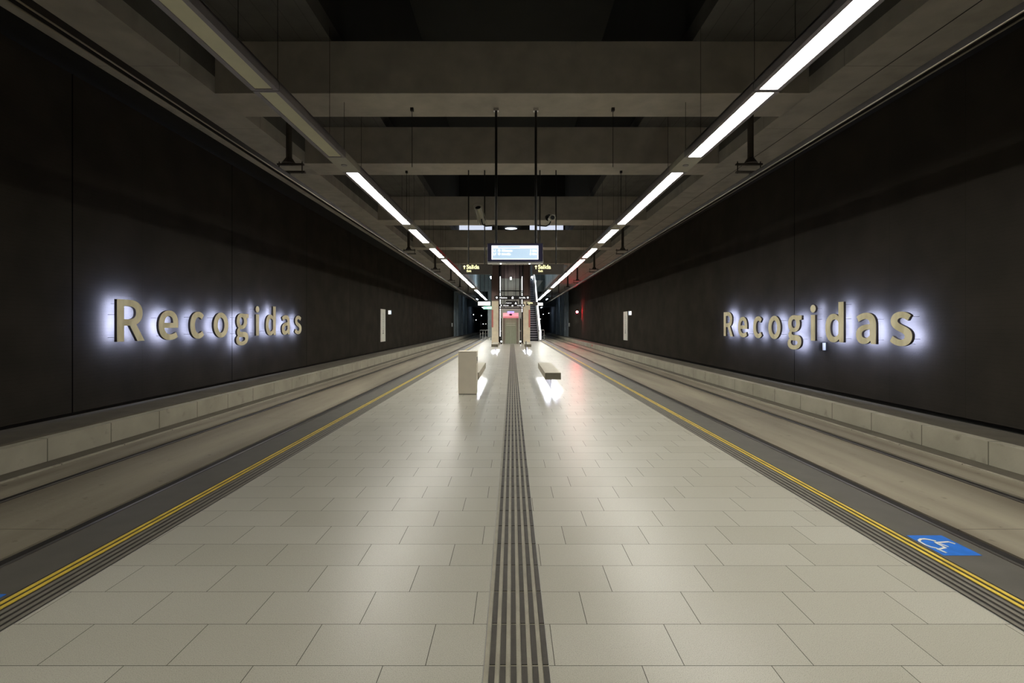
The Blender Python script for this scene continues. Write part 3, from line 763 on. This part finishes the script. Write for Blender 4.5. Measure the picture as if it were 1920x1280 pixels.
bm = bmesh.new(); prism_x(bm, [(1.0, .0), (12.2, 6.6), (13.15, 6.6), (13.15, .0)], -.40, .40); obj('base_wall', bm, M['concf'], t)
# mezzanine landing with the pale triangular side
t = thing('landing', 'pale triangular underside of the upper landing beside the escalator top', 'landing', (3.2, 57.0, 0))
bm = bmesh.new(); prism(bm, [(-.38, 7.0), (.62, 7.0), (-.38, 5.65)], .6, .75); obj('soffit_panel', bm, M['balus'], t)
B('deck', M['concf'], (-.38, .78, 1.05, 2.99, 7.0, 7.2), (-.38, .62, .6, 1.05, 7.0, 7.2), parent=t)
# railings at the platform end
def railing(x0, x1, y, label, npost):
    t = thing('railing', label, 'railing', ((x0+x1)/2, y, 0), 'end-of-platform railings'); h = (x1-x0)/2
    for k in range(npost):
        x = -h + 2*h*k/(npost-1); T('post', M['box'], [[(x, 0, 0), (x, 0, 1.0)]], t, r=.022, n=8)
    T('top_rail', M['box'], [[(-h-.03, 0, 1.0), (h+.03, 0, 1.0)]], t, r=.025, n=8)
    for z in (.3, .65): T('mid_rail', M['box'], [[(-h, 0, z), (h, 0, z)]], t, r=.012, n=8)
railing(-3.22, -2.15, 47.5, 'low grey railing at the far left end of the platform', 5)
railing(2.78, 3.25, 47.5, 'short grey railing right of the escalator foot', 2)
t = thing('marker_post', 'thin pale post at the far right platform edge', 'post', (3.14, 45.8, 0))
T('shaft', M['box'], [[(0, 0, 0), (0, 0, 1.05)]], t, r=.03)
B('cross_plate', M['box'], (-.14, .14, -.01, .01, .5, .54), parent=t)
B('foot', M['box'], (-.06, .06, -.06, .06, 0, .02), parent=t)

# ================================================================== LIGHTS OF THE FAR HALL
def batten(x, y, z, L, label, mat='cool', along='y', top=12.0):
    t = thing('batten_lamp', label, 'lamp', (x, y, z), 'cool lamps of the far hall')
    if along == 'y': B('tube', M[mat], (-.06, .06, -L/2, L/2, 0, .06), parent=t); B('body', M['housing'], (-.08, .08, -L/2-.03, L/2+.03, .06, .12), parent=t)
    else: B('tube', M[mat], (-L/2, L/2, -.06, .06, 0, .06), parent=t); B('body', M['housing'], (-L/2-.03, L/2+.03, -.08, .08, .06, .12), parent=t)
    T('hanger_rod', M['darkrod'], [[(0, 0, .12), (0, 0, top-z)]], t, r=.01, n=6)
batten(-2.30, 52.0, 6.72, 2.2, 'slanting white tube lamp high left of the left pillar')
batten(2.40, 57.0, 7.3, 1.6, 'slanting white tube lamp high above the escalator top')
for x, y, k in ((-2.6, 41.0, 'nearer left'), (2.6, 41.0, 'nearer right'), (-2.6, 50.0, 'farther left'), (2.6, 49.0, 'farther right')):
    batten(x, y, 9.6, 2.4, 'added unseen cool lamp brightening the open concourse void, %s' % k)  # added lamps out of view behind a beam, brightening the far hall
t = thing('lift_lamp', 'tiny white lamp high behind the lift shaft glass', 'lamp', (-.10, 40.2, 5.42))
B('tube', M['lampw'], (-.07, .07, 0, .06, 0, .22), parent=t); B('body', M['housing'], (-.08, .08, .06, .24, -.01, .23), parent=t)
for s, side in ((-1, 'left'), (1, 'right')):
    batten(s*5.2, 70.0, 5.3, 2.4, 'added cool fill lamp under the soffit before the %s tunnel mouth' % side, top=5.81, mat='cool3')  # tube lamps here and inside the mouth are added to brighten the walls
    batten(s*5.2, 83.0, 4.55, 2.4, 'added cool fill lamp just inside the %s tunnel mouth' % side, top=4.81, mat='cool3')
# tunnel lamps: small bulkheads on the tunnel walls
tl = [(-6.9, 84, 3.25, 'left'), (-6.9, 90, 2.35, 'left'), (-6.9, 112, 1.6, 'left'), (-6.9, 124, 1.6, 'left'), (-5.6, 86, 3.1, 'left'),
      (5.6, 84, 3.3, 'right'), (6.9, 88, 3.6, 'right'), (6.9, 114, 2.8, 'right')]
kinds = ['high up near the portal', 'on the wall just inside', 'halfway along', 'deepest one', 'hanging in the middle', 'high up near the portal', 'on the outer wall', 'deepest one']
for (x, y, z, side), kd in zip(tl, kinds):
    t = thing('tunnel_lamp', 'tiny white lamp in the dark %s tunnel, %s' % (side, kd), 'lamp', (x, y, z), 'small lamps in the dark tunnels')
    B('lens', M['small'], (-.045, .045, -.04, .0, .04, .13), parent=t)
    B('body', M['housing'], (-.06, .06, .0, .06, .02, .16), parent=t)
    if abs(x) > 6.5: B('bracket', M['dark'], (*sorted((math.copysign(.05, x), math.copysign(.46 if x < 0 else .26, x))), 0, .06, .05, .12), parent=t)
    elif abs(x) > 4: T('bracket', M['dark'], [[(0, .03, .15), (0, .03, 4.81-z)]], t, r=.02, n=6)
    else: B('bracket', M['dark'], (.05, .26, 0, .06, .05, .12), parent=t)

# ================================================================== WALL PANELS, BOXES, RED SIGNAL
def poster(s, y0, y1, z0, z1, label):
    t = thing('wall_poster', label, 'poster', (s*(7.4 if s < 0 else 7.2), (y0+y1)/2, z0), 'tall white route panels on the walls'); L = (y1-y0)/2; H2 = z1-z0
    a, b = sorted((0, -s*.03)); B('board', M['poster'], (a, b, -L, L, 0, H2), parent=t)
    a, b = sorted((-s*.031, -s*.033))
    B('route_line', M['ink'], (a, b, -.015, .015, H2*.30, H2*.90), parent=t)
    B('stop_mark', M['ink'], *[(a, b, -.06, .06, H2*(.32+.072*k), H2*(.32+.072*k)+.02) for k in range(8)], parent=t)
    B('lower_mark', M['ink'], (a, b, -.12, .12, H2*.24, H2*.27), (a, b, -.05, .05, H2*.28, H2*.36), parent=t)
poster(-1, 26.35, 27.3, .60, 2.45, 'tall narrow white information panel on the left wall')
poster(1, 29.15, 30.15, .58, 2.39, 'tall narrow white information panel on the right wall')
for s, y, z, lab in ((-1, 28.0, 2.16, 'small lit box lamp beside the white panel on the left wall'), (1, 28.2, 2.12, 'small lit box lamp beside the white panel on the right wall')):
    t = thing('wall_lamp', lab, 'lamp', (s*(7.4 if s < 0 else 7.2), y, z), 'small lit boxes on the walls')
    a, b = sorted((0, -s*.16)); B('box', M['box'], (a, b, .004, .1, 0, .28), parent=t)
    B('lit_face', M['whitep'], (a+.02, b-.02, -.004, .004, .04, .24), parent=t)
    a, b = sorted((-s*.16, -s*.165)); B('side_face', M['screen'], (a, b, .01, .09, .03, .25), parent=t)
t = thing('junction_box', 'small white box in a dark frame under the letter i on the right wall', 'box', (7.2, 10.72, .985))
B('frame', M['black'], (-.125, 0, -.02, .08, 0, .19), parent=t)
B('cover', M['poster'], (-.113, -.045, -.026, -.02, .008, .175), parent=t)
t = thing('junction_box', 'small grey box at the end of the dark panels, left wall', 'box', (-7.4, 57.4, 1.3), 'boxes at the end of the dark panels')
B('case', M['box'], (0, .1, -.1, .25, 0, .45), parent=t); B('lid', M['poster'], (.1, .108, -.08, .23, .02, .43), parent=t)
t = thing('junction_box', 'small grey box at the end of the dark panels, right wall', 'box', (7.2, 58.4, 1.3), 'boxes at the end of the dark panels')
B('case', M['box'], (-.1, 0, -.1, .25, 0, .45), parent=t); B('lid', M['poster'], (-.108, -.1, -.08, .23, .02, .43), parent=t)
t = thing('red_signal', 'bright red signal lamp on the far right wall', 'signal', (6.75, 48.6, 2.60))
B('case', M['dark'], (-.16, .16, 0, .18, 0, .46), parent=t, bevel=.02)
bm = bmesh.new(); tube(bm, [(0, -.05, .27), (0, 0, .27)], [.10, .105], 20); obj('lens', bm, M['redlamp'], t)
B('bracket', M['dark'], (.16, .46, .06, .12, .2, .26), parent=t)
bm = bmesh.new(); tube(bm, [(0, -.03, .27), (0, .0, .27)], .12, 20, caps=False); obj('visor', bm, M['dark'], t)
t = thing('track_marker', 'tiny reddish marker on the right kerb face', 'marker', (6.38, 37.3, -.16))
B('plate', M['redp'], (-.02, 0, -.1, .1, 0, .14), parent=t)
